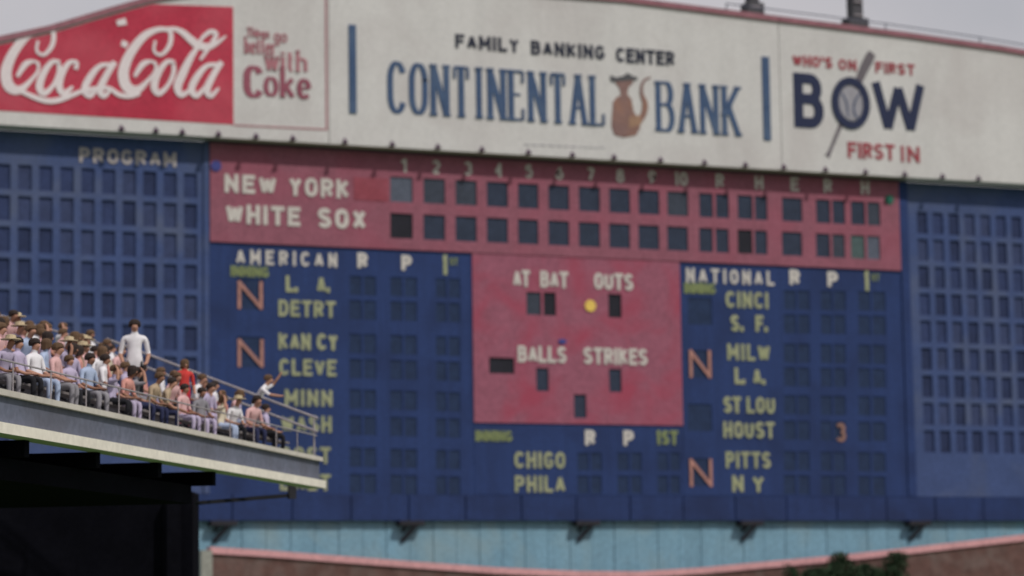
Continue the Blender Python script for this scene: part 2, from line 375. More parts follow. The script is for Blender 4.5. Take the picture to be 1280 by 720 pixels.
for t, x in nums:
    yc = 207+(x-505)*.048
    hw = 5.0 if len(t) == 1 else 8
    lettering(board, t, x-hw, x+hw, yc-8.5, yc+8.5, -.10, M['ltr'], wt=.2, glyph_w=.4, gap=.3)
for x, y, c, l in ((269, 208, 'dotb', 'blue disc'), (1110, 250, 'dotg', 'green disc')):
    p = P(x, y); MB().disc(p.x, -.11, p.z, .25, .05).build('round_marker', M[c], board, label=l)

# centre count panel
ch = [(658, 676.5, 365, 393.5), (679.5, 695, 365.5, 394.5), (760.5, 777, 367.5, 397), (670.5, 686, 460, 489), (761.5, 777, 461, 490), (717.5, 733, 493, 522.5), (611.5, 643, 447, 467)]
hh = [(P(a, (c+d)/2, -.06).x, P(b, (c+d)/2, -.06).x, P((a+b)/2, d, -.06).z, P((a+b)/2, c, -.06).z) for a, b, c, d in ch]
ZC = P(720, 530).z
holed(XC0, XC1, ZC, ZH-.01, hh, -.06, .20).build('count_panel', M['pink2'], board); slots(hh, ['slotd' if i in (1, 2, 6) else 'slot' for i in range(7)], -.06, .08)
for t, a, b, y in (('AT', 641, 662, 348), ('BAT', 675, 710, 349.5), ('OUTS', 742.5, 791, 352), ('BALLS', 647, 707.5, 443), ('STRIKES', 729, 809, 445.5)):
    lettering(board, t, a, b, y-10.3, y+10.3, -.06, M['ltr'], wt=.21, gap=.36, glyph_w=.48)
p = P(737, 382.5); MB().disc(p.x, -.065, p.z, .29, .05).build('out_lamp', M['lampy'], board, label='yellow disc')
p = P(702, 427); MB().disc(p.x, -.065, p.z, .22, .06, 12, .12).build('hook', M['dotb'], board)

# league fields: American at left, National at right, Chicago row under the count panel
rowsL = [355.5, 386, 428, 459.5, 497.5, 530.5, 570, 603]; rowsR = [374.5, 404.5, 441, 470.5, 505.5, 537.5, 575.5, 605.5]
def rect(a, b, c, d, y=0): return (P(a, (c+d)/2, y).x, P(b, (c+d)/2, y).x, P((a+b)/2, d, y).z, P((a+b)/2, c, y).z)
LH = []; LM = []
for y in rowsL:
    for a, b in ((437, 452), (455, 470), (488, 503), (506, 521), (545, 558), (561, 575)):
        yy = y+(a-385)*.028; LH.append(rect(a, b, yy-12, yy+12)); LM.append('slotb')
for y in (368, 440): LH.append(rect(296, 330, y-19, y+19)); LM.append('slotb')
holed(XL, XC0-.01, ZB+1.22, ZH-.01, LH, 0, .12).build('league_panel', M['blue'], board); slots(LH, LM, 0, .04)
RH = []
for y in rowsR:
    for a, b in ((980, 995), (997.5, 1012), (1026, 1040), (1042.5, 1057), (1073, 1088), (1091, 1107)):
        yy = y+(a-940)*.015; RH.append(rect(a, b, yy-12, yy+12))
for y in (389, 455, 522, 590): RH.append(rect(860, 890, y-17, y+17))
holed(XC1+.01, XR, ZB+1.22, ZH-.01, RH, 0, .12).build('league_panel', M['blue'], board); slots(RH, ['slotb']*len(RH), 0, .04)
CH = []
for y in (577, 606):
    for a, b in ((722, 736), (739, 752), (772, 786), (789, 802), (822, 835), (838, 850)): CH.append(rect(a, b, y-11, y+11))
holed(XC0+.01, XC1-.01, ZB+1.22, ZC-.01, CH, 0, .12).build('league_panel', M['blue'], board); slots(CH, ['slotb']*len(CH), 0, .04)
def put(t, a, b, y, h, mt, **kw):
    kw.setdefault('wt', .2); kw.setdefault('gap', .38); kw.setdefault('glyph_w', .46)
    return lettering(board, t, a, b, y-h/2, y+h/2, 0, M[mt], **kw)
put('AMERICAN', 295, 421, 323, 18, 'ltr', gap=.62); put('NATIONAL', 857.5, 967, 346, 18, 'ltr', gap=.55)
for x, y in ((453, 325.5), (993, 346.5), (737.5, 547)): put('R', x-6.5, x+6.5, y, 19, 'ltr', wt=.27)
for x, y in ((508, 328.5), (1040.5, 349), (785.5, 547.5)): put('P', x-6.5, x+6.5, y, 19, 'ltr', wt=.27)
for x, y in ((556, 331), (1083, 351)):
    put('1', x-3, x+3, y, 25, 'yel', wt=.2); put('ST', x+6, x+16, y-4, 9, 'yel2', wt=.2)
put('1ST', 820, 847, 547, 18, 'yel2', wt=.24)
for a, b, y in ((288, 336, 339.5), (855, 894, 360.5), (594, 640, 545)): put('INNING', a, b, y, 13.5, 'yel2', wt=.24, gap=.3)
for t, a, b, y in (('L.', 357, 372, 355), ('A.', 396, 412, 355.5), ('DETRT', 348, 419, 386), ('KAN', 348, 388, 427), ('CY', 396, 422, 427.5), ('CLEVE', 349, 420, 459.5),
                   ('MINN', 356, 415, 497.5), ('WASH', 351, 414, 530), ('BOST', 350, 413, 569), ('BALT', 350, 413, 603),
                   ('CINCI', 907, 960, 375), ('S.', 913, 929, 404), ('F.', 944, 959, 404.5), ('MILW', 909, 962, 440.5), ('L.', 918, 931, 470), ('A.', 941, 956, 470.5),
                   ('ST', 904, 926, 506), ('LOU', 933, 968, 506.5), ('HOUST', 904, 968, 537.5), ('PITTS', 907, 963, 575), ('N', 915, 929, 604.5), ('Y', 940, 955, 605),
                   ('CHIGO', 643, 706, 575), ('PHILA', 643.5, 706, 605)):
    put(t, a, b, y, 20.5, 'yel', wt=.2 if len(t) > 2 else .23)
for x, y, s in ((312.5, 369, 31), (313, 441.5, 32), (875, 455, 27), (876, 591, 28)):
    put('N', x-s/2, x+s/2, y, 35, 'org', wt=.115, name='night_game_letter')
put('3', 1045, 1057, 540.5, 24, 'org2', wt=.2)
# apron of sheets along the bottom, each sheet its own piece, with dark seams between
n = 14; wdt = (XFR-XFL)/ (n+8)
x = XFL; k = 0
while x < XFR-.1:
    x2 = min(x+2.88, XFR); MB().box(x+.03, x2-.03, -.03-.012*(k % 2), .12, ZB, ZB+1.20).build('panel', M['blue2'], board); x = x2; k += 1
MB().box(XFL, XFR, .13, .17, ZB+.02, ZB+1.22).build('backing', M['dark'], board)
MB().box(XFL, XFR, .9, 3.2, ZB+.01, ZS-.01).build('housing', M['dark'], board)
MB().box(XFL, XFR, .26, .89, ZB+.02, ZS-.02).build('housing', M['dark'], board)
MB().box(XL-.06, XR+.06, -.16, .1, ZS-.09, ZS+.02).build('header_edge', M['frame'], board)
# programme panels of empty slots to either side
def prog(xa, xb, anchor, step, lab):
    hs = []; zt = P(200, 215).z; dz = P(250, 250).z-P(250, 288).z
    x = anchor
    while (x > xa+.2 if step < 0 else x < xb-.8):
        for r in range(9):
            z1 = zt-r*dz
            hs.append((x, x+.62, z1-dz*.80, z1))
        x += step
    o = holed(xa, xb, ZB+1.22, ZS-.02, hs, .02, .14); o.build('program_panel', M['pblue'], board); 
    for h in hs: MB().box(h[0]-.01, h[1]+.01, .12, .15, h[2]-.01, h[3]+.01).build('program_slot', M[random.choice(['pslot', 'pslot', 'pslot2', 'pslot3'])], board)
stp = (P(252, 270).x-P(150, 270).x)/4
prog(XFL, XL-.32, P(228.5, 270).x+.06, -stp, ''); prog(XR+.55, XFR, XR+1.1, stp, '')
MB().box(XL-.30, XL-.03, -.06, .2, ZB+1.22, ZS-.02).build('edge_post', M['pblue'], board)
MB().box(XR+.03, XR+.53, -.06, .2, ZB+1.22, ZS-.02).build('edge_post', M['blue'], board)
lettering(board, 'PROGRAM', 99, 220, 187.5, 206, .02, M['ltrg'], wt=.22, gap=.42, glyph_w=.5)

# ------------------------------------------------------------------ the billboards on top
SY = -.95
x_a, x_b = P(411, 80, SY).x, P(975, 110, SY).x
XSL, XSR = P(-60, 80, SY).x, P(1360, 150, SY).x
capl = [(-140, 92), (-60, 66), (60, 40), (137, 17), (190, 2), (300, -13), (450, -17), (640, -8), (780, 3), (930, 22), (1131, 47), (1250, 64), (1420, 92)]
cw = [(P(a, b, SY).x, P(a, b, SY).z) for a, b in capl]
def ztop(x):
    for (a, za), (b, zb) in zip(cw, cw[1:]):
        if a <= x <= b: return za+(zb-za)*(x-a)/(b-a)
    return cw[0][1] if x < cw[0][0] else cw[-1][1]
def sign_panel(root, x0, x1, mt='white'):
    xs = [x0]+[c[0] for c in cw if x0 < c[0] < x1]+[x1]
    MB().prism([(x1, ZS+.03), (x0, ZS+.03)]+[(x, ztop(x)) for x in xs], SY, .2).build('panel', M[mt], root)
    for a, b in zip(xs, xs[1:]):
        MB().hexa([(a, SY-.12, ztop(a)), (a, SY-.12, ztop(a)+.28), (a, .3, ztop(a)), (a, .3, ztop(a)+.28),
                   (b, SY-.12, ztop(b)), (b, SY-.12, ztop(b)+.28), (b, .3, ztop(b)), (b, .3, ztop(b)+.28)]).build('cap_trim', M['cap'], root)
cola = empty('drink_sign', ((XSL+x_a)/2, SY, ZS), 'billboard with red field and flowing white script beside a slogan, left end of the row', 'billboard')
sign_panel(cola, XSL, x_a-.02)
xr = P(291.5, 80, SY).x; zr0 = P(220, 151.5, SY).z; zr1 = P(289, 8.5, SY).z
xs = [XSL+.4]+[c[0] for c in cw if XSL+.4 < c[0] < xr]+[xr]
MB().prism([(xr, zr0), (XSL+.4, zr0)]+[(x, min(ztop(x)-.12, zr1)) for x in xs], SY-.02, SY-.002).build('red_field', M['red'], cola)
def zz(pts, sx=0, w=1.0): return [((x+sx)/6+130, y/6+20, ww*w/6) for x, y, ww in pts]
S_C = [[(350, 338, 22), (290, 362, 42), (228, 455, 26)], [(350, 338, 20), (385, 360, 24), (380, 420, 22), (310, 505, 34), (245, 555, 58), (180, 540, 78), (148, 480, 80), (150, 390, 76), (200, 275, 66), (290, 160, 56), (380, 108, 42), (460, 100, 34), (500, 130, 34), (490, 220, 34), (430, 290, 26), (375, 262, 22), (385, 185, 20)]]
S_SW = [(440, 102, 22), (520, 96, 30), (590, 125, 46), (650, 178, 56), (700, 215, 60), (770, 232, 52), (840, 205, 34), (915, 150, 12)]
S_o = [(530, 350, 30), (470, 345, 34), (405, 430, 48), (375, 530, 54), (410, 580, 44), (475, 525, 30), (520, 430, 34), (520, 355, 30)]
S_l = [(690, 240, 20), (740, 160, 26), (800, 118, 34), (840, 140, 34), (800, 215, 30), (720, 330, 22)]
S_l2 = [(715, 215, 26), (650, 310, 46), (590, 430, 60), (550, 530, 60), (580, 592, 44), (650, 545, 22), (700, 460, 14)]
S_a = [(850, 365, 28), (770, 375, 34), (700, 450, 48), (655, 545, 52), (690, 598, 42), (750, 540, 26), (810, 450, 20)]
S_a2 = [(880, 345, 40), (820, 440, 46), (770, 550, 52), (800, 600, 38), (860, 540, 16)]
def script(parts):
    mb = MB()
    for i, p_ in enumerate(parts): swash(mb, p_, SY-.02, i)
    return mb.build('script_lettering', M['script'], cola)
script([zz(s, 0) for s in S_C+[S_SW, S_o, S_l, S_l2, S_a, S_a2]])
S_c = [(500, 400, 34), (510, 350, 26), (455, 350, 34), (400, 430, 46), (378, 530, 50), (415, 580, 44), (480, 530, 20)]
script([zz(s, -880) for s in S_C]+[zz(S_o, -860), zz(S_c, -715), zz(S_a, -800), zz(S_a2, -800),
        zz([(-640, 560, 30), (-400, 640, 40), (-150, 560, 30), (20, 540, 30), (110, 590, 36), (190, 602, 34), (270, 585, 20)])])
script([zz([(130, 200, 44), (175, 222, 44)]), zz([(95, 55, 40), (165, 40, 50)])])
def sline(parent, a, b, wpx, mt, name='border_line', yy=SY):
    p, q = P(*a, yy), P(*b, yy); mb = MB(); ribbon(mb, [(p.x, p.z), (q.x, q.z)], lambda d, t: wpx/26, yy-.003, .02); return mb.build(name, mt, parent)
MB().box(x_a-.17, x_a-.09, SY-.03, SY-.002, P(409, 162, SY).z, ztop(x_a)-.1).build('border_line', M['rose'], cola)
sline(cola, (292, 156.5), (409, 162), 1.7, M['rose'])
CK = dict(gap=.22, glyph_w=.5)
def ck(t, a, b, y0, y1, mt, wt, thin): 
    xm = (a+b)/2; mb = MB(); word(mb, t, P(a, y1, SY).x, P(b, y1, SY).x, P(xm, y1, SY).z, P(xm, y0, SY).z, SY, wt=wt, thin=thin, serif=.55, gap=.24, glyph_w=.46)
    return mb.build('slogan_lettering', mt, cola)
ck('Things', 308, 337, 35, 46.5, M['rose'], .17, .09); ck('go', 342, 359, 36, 53, M['rose'], .15, .08)
ck('better', 305, 345, 47, 68, M['rose'], .15, .07)
ck('with', 330, 384, 62, 89, M['rose'], .17, .08)
ck('C', 304, 330, 83, 121.5, M['coke'], .24, .07); ck('oke', 329, 389, 84, 122, M['coke'], .17, .06)

bank = empty('bank_sign', ((x_a+x_b)/2, SY, ZS), 'off-white bank billboard with tall blue serif letters and a brown emblem', 'billboard')
sign_panel(bank, x_a+.02, x_b-.02)
MB().box(P(436, 85, SY).x, P(445, 85, SY).x, SY-.06, SY-.003, P(443, 142, SY).z, P(438, 31, SY).z).build('divider_bar', M['bank'], bank)
MB().box(P(953, 120, SY).x, P(962, 120, SY).x, SY-.06, SY-.003, P(959, 175.5, SY).z, P(955, 71, SY).z).build('divider_bar', M['bank'], bank)
for t, a, b, y0, y1 in (('FAMILY', 569, 648.5, 45.5, 63), ('BANKING', 663.5, 755.5, 54, 71.5), ('CENTER', 770, 843, 62, 80)):
    lettering(bank, t, a, b, y0, y1, SY, M['ink'], wt=.22, gap=.42, glyph_w=.55)
def slab(t, a, b, y0, y1):
    xm = (a+b)/2; mb = MB(); word(mb, t, P(a, 120, SY).x, P(b, 130, SY).x, P(xm, y1, SY).z, P(xm, y0, SY).z, SY, wt=.118, thin=.05, serif=.66, gap=.155, glyph_w=.25)
    return mb.build('lettering', M['bank'], bank)
slab('CONTINENTAL', 484, 757, 86, 149.5); slab('BANK', 819, 925, 105, 167)
# emblem: a plain brown jug-like figure with a dark cap and a curved tail
def pl(pts, yy=SY): return [(P(a, b, yy).x, P(a, b, yy).z) for a, b in pts]
MB().prism(pl([(766, 128), (770, 122), (776, 119), (774, 110), (769, 104), (771, 99), (792, 97), (791, 104), (785, 110), (784, 118), (789, 124), (792, 140), (799, 150), (800, 160), (795, 169), (780, 172), (768, 169), (764, 158), (765, 145)]), SY-.03, SY-.003).build('emblem_body', M['brown'], bank)
MB().prism(pl([(786, 146), (800, 144), (801, 156), (786, 160)]), SY-.045, SY-.032).build('emblem_patch', M['tan'], bank)
MB().prism(pl([(762, 99), (763, 94), (770, 97), (779, 95), (784, 91), (790, 95), (797, 97), (796, 100), (770, 102), (765, 103)]), SY-.045, SY-.032).build('emblem_hat', M['ecap'], bank)
e = MB(); swash(e, [(797, 154, 7), (804, 143, 8), (806, 130, 8), (802, 118, 5), (802, 107, 4), (806, 100, 3), (813, 97, 2)], SY, 3); e.build('emblem_tail', M['brown'], bank)
e = MB()
xq = 655
while xq < 752:
    l_ = random.uniform(3, 8); p, q = P(xq, 180.5+(xq-655)*.045, SY), P(xq+l_, 180.5+(xq-655+l_)*.045, SY)
    ribbon(e, [(p.x, p.z), (q.x, p.z+random.uniform(-.03, .03))], lambda d, t: .05, SY-.003, .02); xq += l_+3
e.build('fine_print', M['ball'], bank, label='faint illegible line of fine print')

bowl = empty('bowling_sign', ((x_b+XSR)/2, SY, ZS), 'off-white billboard with heavy navy letters and a grey baseball bat, rightmost', 'billboard')
sign_panel(bowl, x_b+.02, XSR)
for t, a, b, y0, y1 in (("WHO'S", 990.5, 1040, 70, 84), ('ON', 1048, 1070, 74.5, 88), ('FIRST', 1094, 1143, 79, 93)):
    lettering(bowl, t, a, b, y0, y1, SY, M['sred'], wt=.22, gap=.36, glyph_w=.5)
lettering(bowl, 'FIRST', 1059.5, 1118, 179, 199, SY, M['sred'], wt=.2, gap=.36, glyph_w=.52)
lettering(bowl, 'IN', 1126, 1149, 183, 203, SY, M['sred'], wt=.2, gap=.36, glyph_w=.52)
e = MB(); swash(e, [(1090, 66, 11), (1086, 74, 14), (1079, 88, 13), (1066, 118, 9), (1050, 158, 6), (1038, 187, 5), (1034, 196, 8)], SY, 0, .02); e.build('bat_picture', M['bat'], bowl)
p = P(1063, 129, SY); MB().disc(p.x, SY-.026, p.z, .72, .02, 28, .88).build('ball_picture', M['ball'], bowl)
e = MB(); swash(e, [(1052, 116, 2), (1058, 128, 3), (1060, 146, 2)], SY-.047, 0, .01); swash(e, [(1076, 115, 2), (1068, 128, 3), (1068, 142, 3), (1075, 150, 2)], SY-.047, 1, .01)
e.build('ball_stitching', M['stitch'], bowl)
lettering(bowl, 'B', 992, 1029, 92, 160, SY, M['navy'], wt=.19, glyph_w=.5)
p = P(1063, 129, SY); e = MB(); ws = 10.5/26
ribbon(e, [(p.x+(1.02-ws/4)*math.cos(2*math.pi*i/36), p.z+(1.35-ws/2)*math.sin(2*math.pi*i/36)) for i in range(37)], lambda d, t: ws, SY-.05, .03)
e.build('lettering', M['navy'], bowl)
lettering(bowl, 'W', 1090, 1156, 99, 167, SY, M['navy'], wt=.17, glyph_w=.9)

# small sign lamps on the ledge under the billboards
lampx = [150, 193, 226, 271, 318, 364, 429, 488, 545, 600, 658, 713, 765, 823, 878, 929, 977, 1029, 1079, 1128, 1175, 1220]
def sign_lamp(first):
    r = empty('sign_lamp', (0, 0, 0), None, None, None)
    MB().tube([(0, 0, 0), (0, -.12, .02), (0, -.22, .10)], .035, 6).build('arm', M['dark'], r)
    MB().tube([(0, -.18, .26), (0, -.22, .14), (0, -.26, .03)], [.04, .10, .15], 8).build('lamp_shade', M['frame'], r)
    return r
base = sign_lamp(True)
wh = ['far left of PROGRAM lettering', 'first A of PROGRAM', 'end of PROGRAM lettering', 'blue disc of the header', 'start of YORK', 'middle of YORK', 'end of the team names', 'the first inning column', 'the second inning column', 'the gap after the third inning',
      'the fifth inning column', 'the gap after the sixth inning', 'the gap after the seventh inning', 'the ninth inning column', 'the gap before the totals columns', 'first H totals column', 'E totals column', 'second R totals column', 'last H totals column', 'right edge of the rose header', 'first slots right of the header', 'blank panel far right']
LL = ['tiny dark lamp over '+t+', on the billboard ledge' for t in wh]
for i, x in enumerate(lampx):
    if i == 0: o = base
    else:
        o = base.copy(); COL.objects.link(o)
        for c_ in base.children: d = c_.copy(); COL.objects.link(d); d.parent = o
    q = P(x, 178+(x-200)*.0525, SY); o.location = (q.x, SY-.02, ZS+.03)
    tag(o, LL[i], 'lamp', 'lamps along the ledge under the billboards')

# masts behind the signs
for x, wd, lb in ((1069, .62, 'thick dark mast rising behind the billboard with the bat'), (941, .5, 'dark mast rising behind the bank billboard, mostly out of view')):
    q = P(x, 30, 1.6); r = empty('mast', (q.x, 1.6, ZS), lb, 'mast', 'masts behind the billboards')
    MB().box(q.x-wd/2, q.x+wd/2, 1.3, 1.9, ZS+.02, 47).build('shaft', M['mast'], r)
    MB().box(q.x-wd*.95, q.x+wd*.95, 1.2, 2.0, ZS, P(x, 24 if x > 1000 else 5, 1.6).z+.0).build('base', M['mast'], r)
    for k in range(12): MB().box(q.x-.28, q.x+.28, 1.18, 1.22, 38.5+k*.7, 38.56+k*.7).build('rung', M['rail'], r)
r = empty('catwalk_railing', (14, .9, 38), 'thin bluish railing running just above the rose cap of the billboards', 'railing')
for k in (0, 1):
    pts = [(c[0], .9, c[1]+.62+.5*k) for c in cw if c[0] > P(880, 20, SY).x-4]
    MB().tube(pts, .03, 6).build('rail', M['slotp'], r)
for c in cw[8:]:
    MB().beam((c[0], .9, c[1]-.5), (c[0], .9, c[1]+1.15), .05, .05).build('post', M['slotp'], r)

# ------------------------------------------------------------------ below the board
tw = empty('teal_wall', ((XL+XR)/2, .5, 8), 'faded teal sheet-metal wall in the strip below the scoreboard', 'wall')
x = XFL; k = 0
while x < XFR:
    MB().box(x+.015, x+1.165, .32+.02*(k % 2), .42, 6.0, ZB+.3).build('sheet', M['teal'], tw); x += 1.18; k += 1
MB().box(XFL, XFR, .45, .6, 6.0, ZB-.01).build('backing', M['dark'], tw)
for x in (515, 735, 940, 280, 1150):
    q = P(x, 654, -.2)
    r = empty('support_bracket', (q.x, 0, ZB), {515: 'dark strut bracket under the board below the American League rows', 735: 'dark strut bracket under the board below the Chicago row', 940: 'dark strut bracket under the board below the National League rows', 280: 'dark strut bracket beside the end of the spectator deck', 1150: 'dark strut bracket under the right end of the scoreboard'}[x], 'bracket', 'brackets under the scoreboard')
    MB().box(q.x-.62, q.x+.62, -.28, .3, ZB-.24, ZB-.01).build('plate', M['dark'], r)
    MB().beam((q.x+.25, -.2, ZB-.2), (q.x-.35, .25, ZB-.95), .16, .16).build('strut', M['dark'], r)
    MB().beam((q.x-.3, -.2, ZB-.2), (q.x-.3, .25, ZB-.5), .1, .1).build('brace', M['dark'], r)
PY = -2.2
cop = [(262, 688), (330, 692), (420, 699), (520, 706.5), (620, 713.5), (720, 718), (800, 718.5), (880, 713.5), (960, 706), (1050, 698), (1135, 689), (1300, 670)]
pw = [(P(a, b, PY).x, P(a, b, PY).z) for a, b in cop]
par = empty('parapet', (pw[5][0], PY, 7), 'brown parapet with a sagging rose-coloured coping along the bottom', 'wall')
for (xa, za), (xb, zb) in zip(pw, pw[1:]):
    MB().hexa([(xa, PY-.12, za-.14), (xa, PY-.12, za+.16), (xa, PY+.5, za-.14), (xa, PY+.5, za+.16), (xb, PY-.12, zb-.14), (xb, PY-.12, zb+.16), (xb, PY+.5, zb-.14), (xb, PY+.5, zb+.16)]).build('coping', M['coping'], par)
    MB().hexa([(xa, PY, 5), (xa, PY, za-.145), (xa, PY+.4, 5), (xa, PY+.4, za-.145), (xb, PY, 5), (xb, PY, zb-.145), (xb, PY+.4, 5), (xb, PY+.4, zb-.145)]).build('wall', M['wallb'], par)
q = P(255, 700, PY); pp = MB().box(q.x-.22, q.x+.3, PY-.3, PY+.1, 0.01, P(255, 688, PY).z)
tag(pp.build('fence_post', M['pale']), 'pale weathered post at the left end of the brown parapet', 'post')
# dark shrubs by the right part of the parapet
def hedge(pxa, pxb, label):
    a = P(pxa, 700, PY-1.2).x; b = P(pxb, 700, PY-1.2).x; mb = MB(); rr = random.Random(3)
    for _ in range(int((b-a)*2200)):
        x = rr.uniform(a, b); t_ = (x-a)/(b-a); top = 11.15+.35*math.sin(x*1.7)+.25*math.sin(x*4.1)+.35*t_
        z = rr.uniform(9.0, top); y = PY-1.2+rr.uniform(-.6, .6); s = rr.uniform(.05, .14)
        d = Vector((rr.gauss(0, 1), rr.gauss(0, 1), rr.gauss(0, 1))).normalized(); u = d.orthogonal().normalized(); v = d.cross(u); c = Vector((x, y, z))
        mb.poly([c-u*s, c-v*s*.5, c+u*s, c+v*s*.5])
    root = empty('shrub', ((a+b)/2, PY-1.2, 6), label, 'shrub')
    mb.build('foliage', M['hedge'], root); st = MB()
    for k in range(5):
        x = a+(b-a)*(k+.5)/5; st.tube([(x, PY-1.2, 6), (x+.1, PY-1.2, 8), (x-.1, PY-1.1, 10)], [.09, .07, .03], 6)
    st.build('stem', M['wallb'], root)
hedge(985, 1130, 'dark ragged shrub against the right part of the brown parapet')

g = MB(); g.poly([(-900, -700, 0), (900, -700, 0), (900, 1500, 0), (-900, 1500, 0)]); g.build('ground', M['grass'], kind='structure')

# ------------------------------------------------------------------ spectator deck at the left
ZBd = 72.0
Bt = PD(399, 574, ZBd); Bb = PD(399, 606, ZBd)
ztp = Bt.z; zbt = Bb.z
d_ = ray(137, 519); s_ = (ztp-CP.z)/d_.z; At = CP+d_*s_           # same level seen at the left of the photo
U = Vector((Bt.x-At.x, Bt.y-At.y, 0)).normalized(); Wd = Vector((-U.y, U.x, 0))     # along the front; back from the front (uphill)
LEN = 34.0
def D(u, w_, z): return Vector((Bt.x, Bt.y, 0))-U*u+Wd*w_+Vector((0, 0, z))   # u metres towards the camera from the far end
def slabd(u0, u1, w0, w1, z0, z1): return [D(u, w_, z) for u in (u0, u1) for w_ in (w0, w1) for z in (z0, z1)]
deck = empty('spectator_deck', D(0, 0, zbt), 'end of an upper grandstand deck with grey fascia, cream trims and sloping end railing', 'grandstand')
H1 = ztp
MB().hexa(slabd(0, LEN, 0, .25, zbt+.08, H1-.06)).build('fascia', M['deck'], deck)
MB().hexa(slabd(-.02, LEN, -.10, .27, H1-.06, H1+.05)).build('trim', M['trim2'], deck, label='dull cream upper trim')
MB().hexa(slabd(.07, LEN, -.20, .27, zbt-.10, zbt+.10)).build('trim', M['cream'], deck, label='bright cream lower trim')
NR = 7; RD, RZ = .80, .33
for i in range(NR):
    MB().hexa(slabd(0, LEN, .28+i*RD, .28+(i+1)*RD-.003, zbt+.13+i*RZ*.99, H1+i*RZ)).build('step', M['conc'], deck)
    MB().hexa(slabd(.4, LEN, .28+i*RD+.42, .28+i*RD+.74, H1+i*RZ+.40, H1+i*RZ+.45)).build('bench', M['bench'], deck)
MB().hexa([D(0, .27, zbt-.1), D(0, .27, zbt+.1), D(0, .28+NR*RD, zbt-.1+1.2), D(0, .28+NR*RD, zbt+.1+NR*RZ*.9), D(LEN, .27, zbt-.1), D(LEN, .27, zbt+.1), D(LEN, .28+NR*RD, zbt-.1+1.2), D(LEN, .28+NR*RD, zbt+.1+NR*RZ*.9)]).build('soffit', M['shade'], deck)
MB().hexa(slabd(9.6, LEN, .5, 5.6, zbt-.85, zbt-.43)).build('girder', M['shade'], deck)  # dark mass closing the underside, shade put into its colour
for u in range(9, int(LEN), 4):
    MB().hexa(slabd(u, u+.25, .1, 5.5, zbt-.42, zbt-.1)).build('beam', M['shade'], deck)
rf = empty('r', (0, 0, 0)); bpy.data.objects.remove(rf)
RH0 = 1.08
er = MB()
for hgt in (RH0, RH0-.36):
    er = MB(); er.tube([D(.06, .02, H1+hgt), D(.06, .28+NR*RD, H1+hgt+NR*RZ)], .033, 8); er.build('end_rail', M['rail'], deck)
for k in range(0, NR+1, 2):
    MB().tube([D(.06, .12+k*RD, H1+max(0, k-.4)*RZ+.02), D(.06, .12+k*RD, H1+RH0+k*RZ)], .025, 6).build('rail_post', M['rail'], deck)
MB().tube([D(0.06, .05, H1+.62), D(LEN, .05, H1+.62)], .02, 6).build('front_rail', M['rail'], deck)
MB().tube([D(0.06, .28+NR*RD, H1+.9+NR*RZ), D(LEN, .28+NR*RD, H1+.9+NR*RZ)], .03, 6).build('back_rail', M['rail'], deck)
for u in range(2, int(LEN), 2): MB().tube([D(u, .05, H1+.05), D(u, .05, H1+.62)], .014, 6).build('rail_post', M['rail'], deck)
# strut below the far end
bm_ = PD(365, 619, 73.5); bq = PD(245, 629, 73.5)
MB().beam(bq, bm_, .09, .10).build('girder', M['dark'], deck); MB().beam(bm_+Vector((0, 0, -.1)), bm_+Vector((0, 0, .42)), .2, .14).build('hanger', M['dark'], deck)
# end block under the deck, shade put into its near-black colour
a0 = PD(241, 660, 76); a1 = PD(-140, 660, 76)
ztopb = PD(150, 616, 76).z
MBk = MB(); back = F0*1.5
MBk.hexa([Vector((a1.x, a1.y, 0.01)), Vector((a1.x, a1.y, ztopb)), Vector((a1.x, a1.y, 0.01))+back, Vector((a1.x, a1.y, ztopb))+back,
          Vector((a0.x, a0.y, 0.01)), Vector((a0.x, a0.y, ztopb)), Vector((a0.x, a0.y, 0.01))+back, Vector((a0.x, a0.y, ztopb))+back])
blk = empty('grandstand_block', (a0.x, a0.y, 0), 'near-black end block beneath the spectator deck, its colour standing in for shade', 'building')
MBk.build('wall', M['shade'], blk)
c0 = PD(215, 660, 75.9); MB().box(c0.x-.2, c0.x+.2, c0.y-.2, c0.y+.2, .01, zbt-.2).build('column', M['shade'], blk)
g0, g1 = PD(20, 606, 70.5), PD(185, 607, 70.5); MB().beam(g0, g1, .12, .16).build('light_slit', M['pale'], blk)  # pale bar added to stand in for the light gap under the deck
g0, g1 = PD(198, 607, 70.5), PD(211, 607, 70.5); MB().beam(g0, g1, .12, .16).build('light_slit', M['pale'], blk)  # short pale piece continuing the same made-up light gap
g0, g1 = PD(20, 593, 70.5), PD(160, 596, 70.5); MB().beam(g0, g1, .15, .1).build('light_slit', M['ball'], blk)  # greyer bar added for the light streak higher up

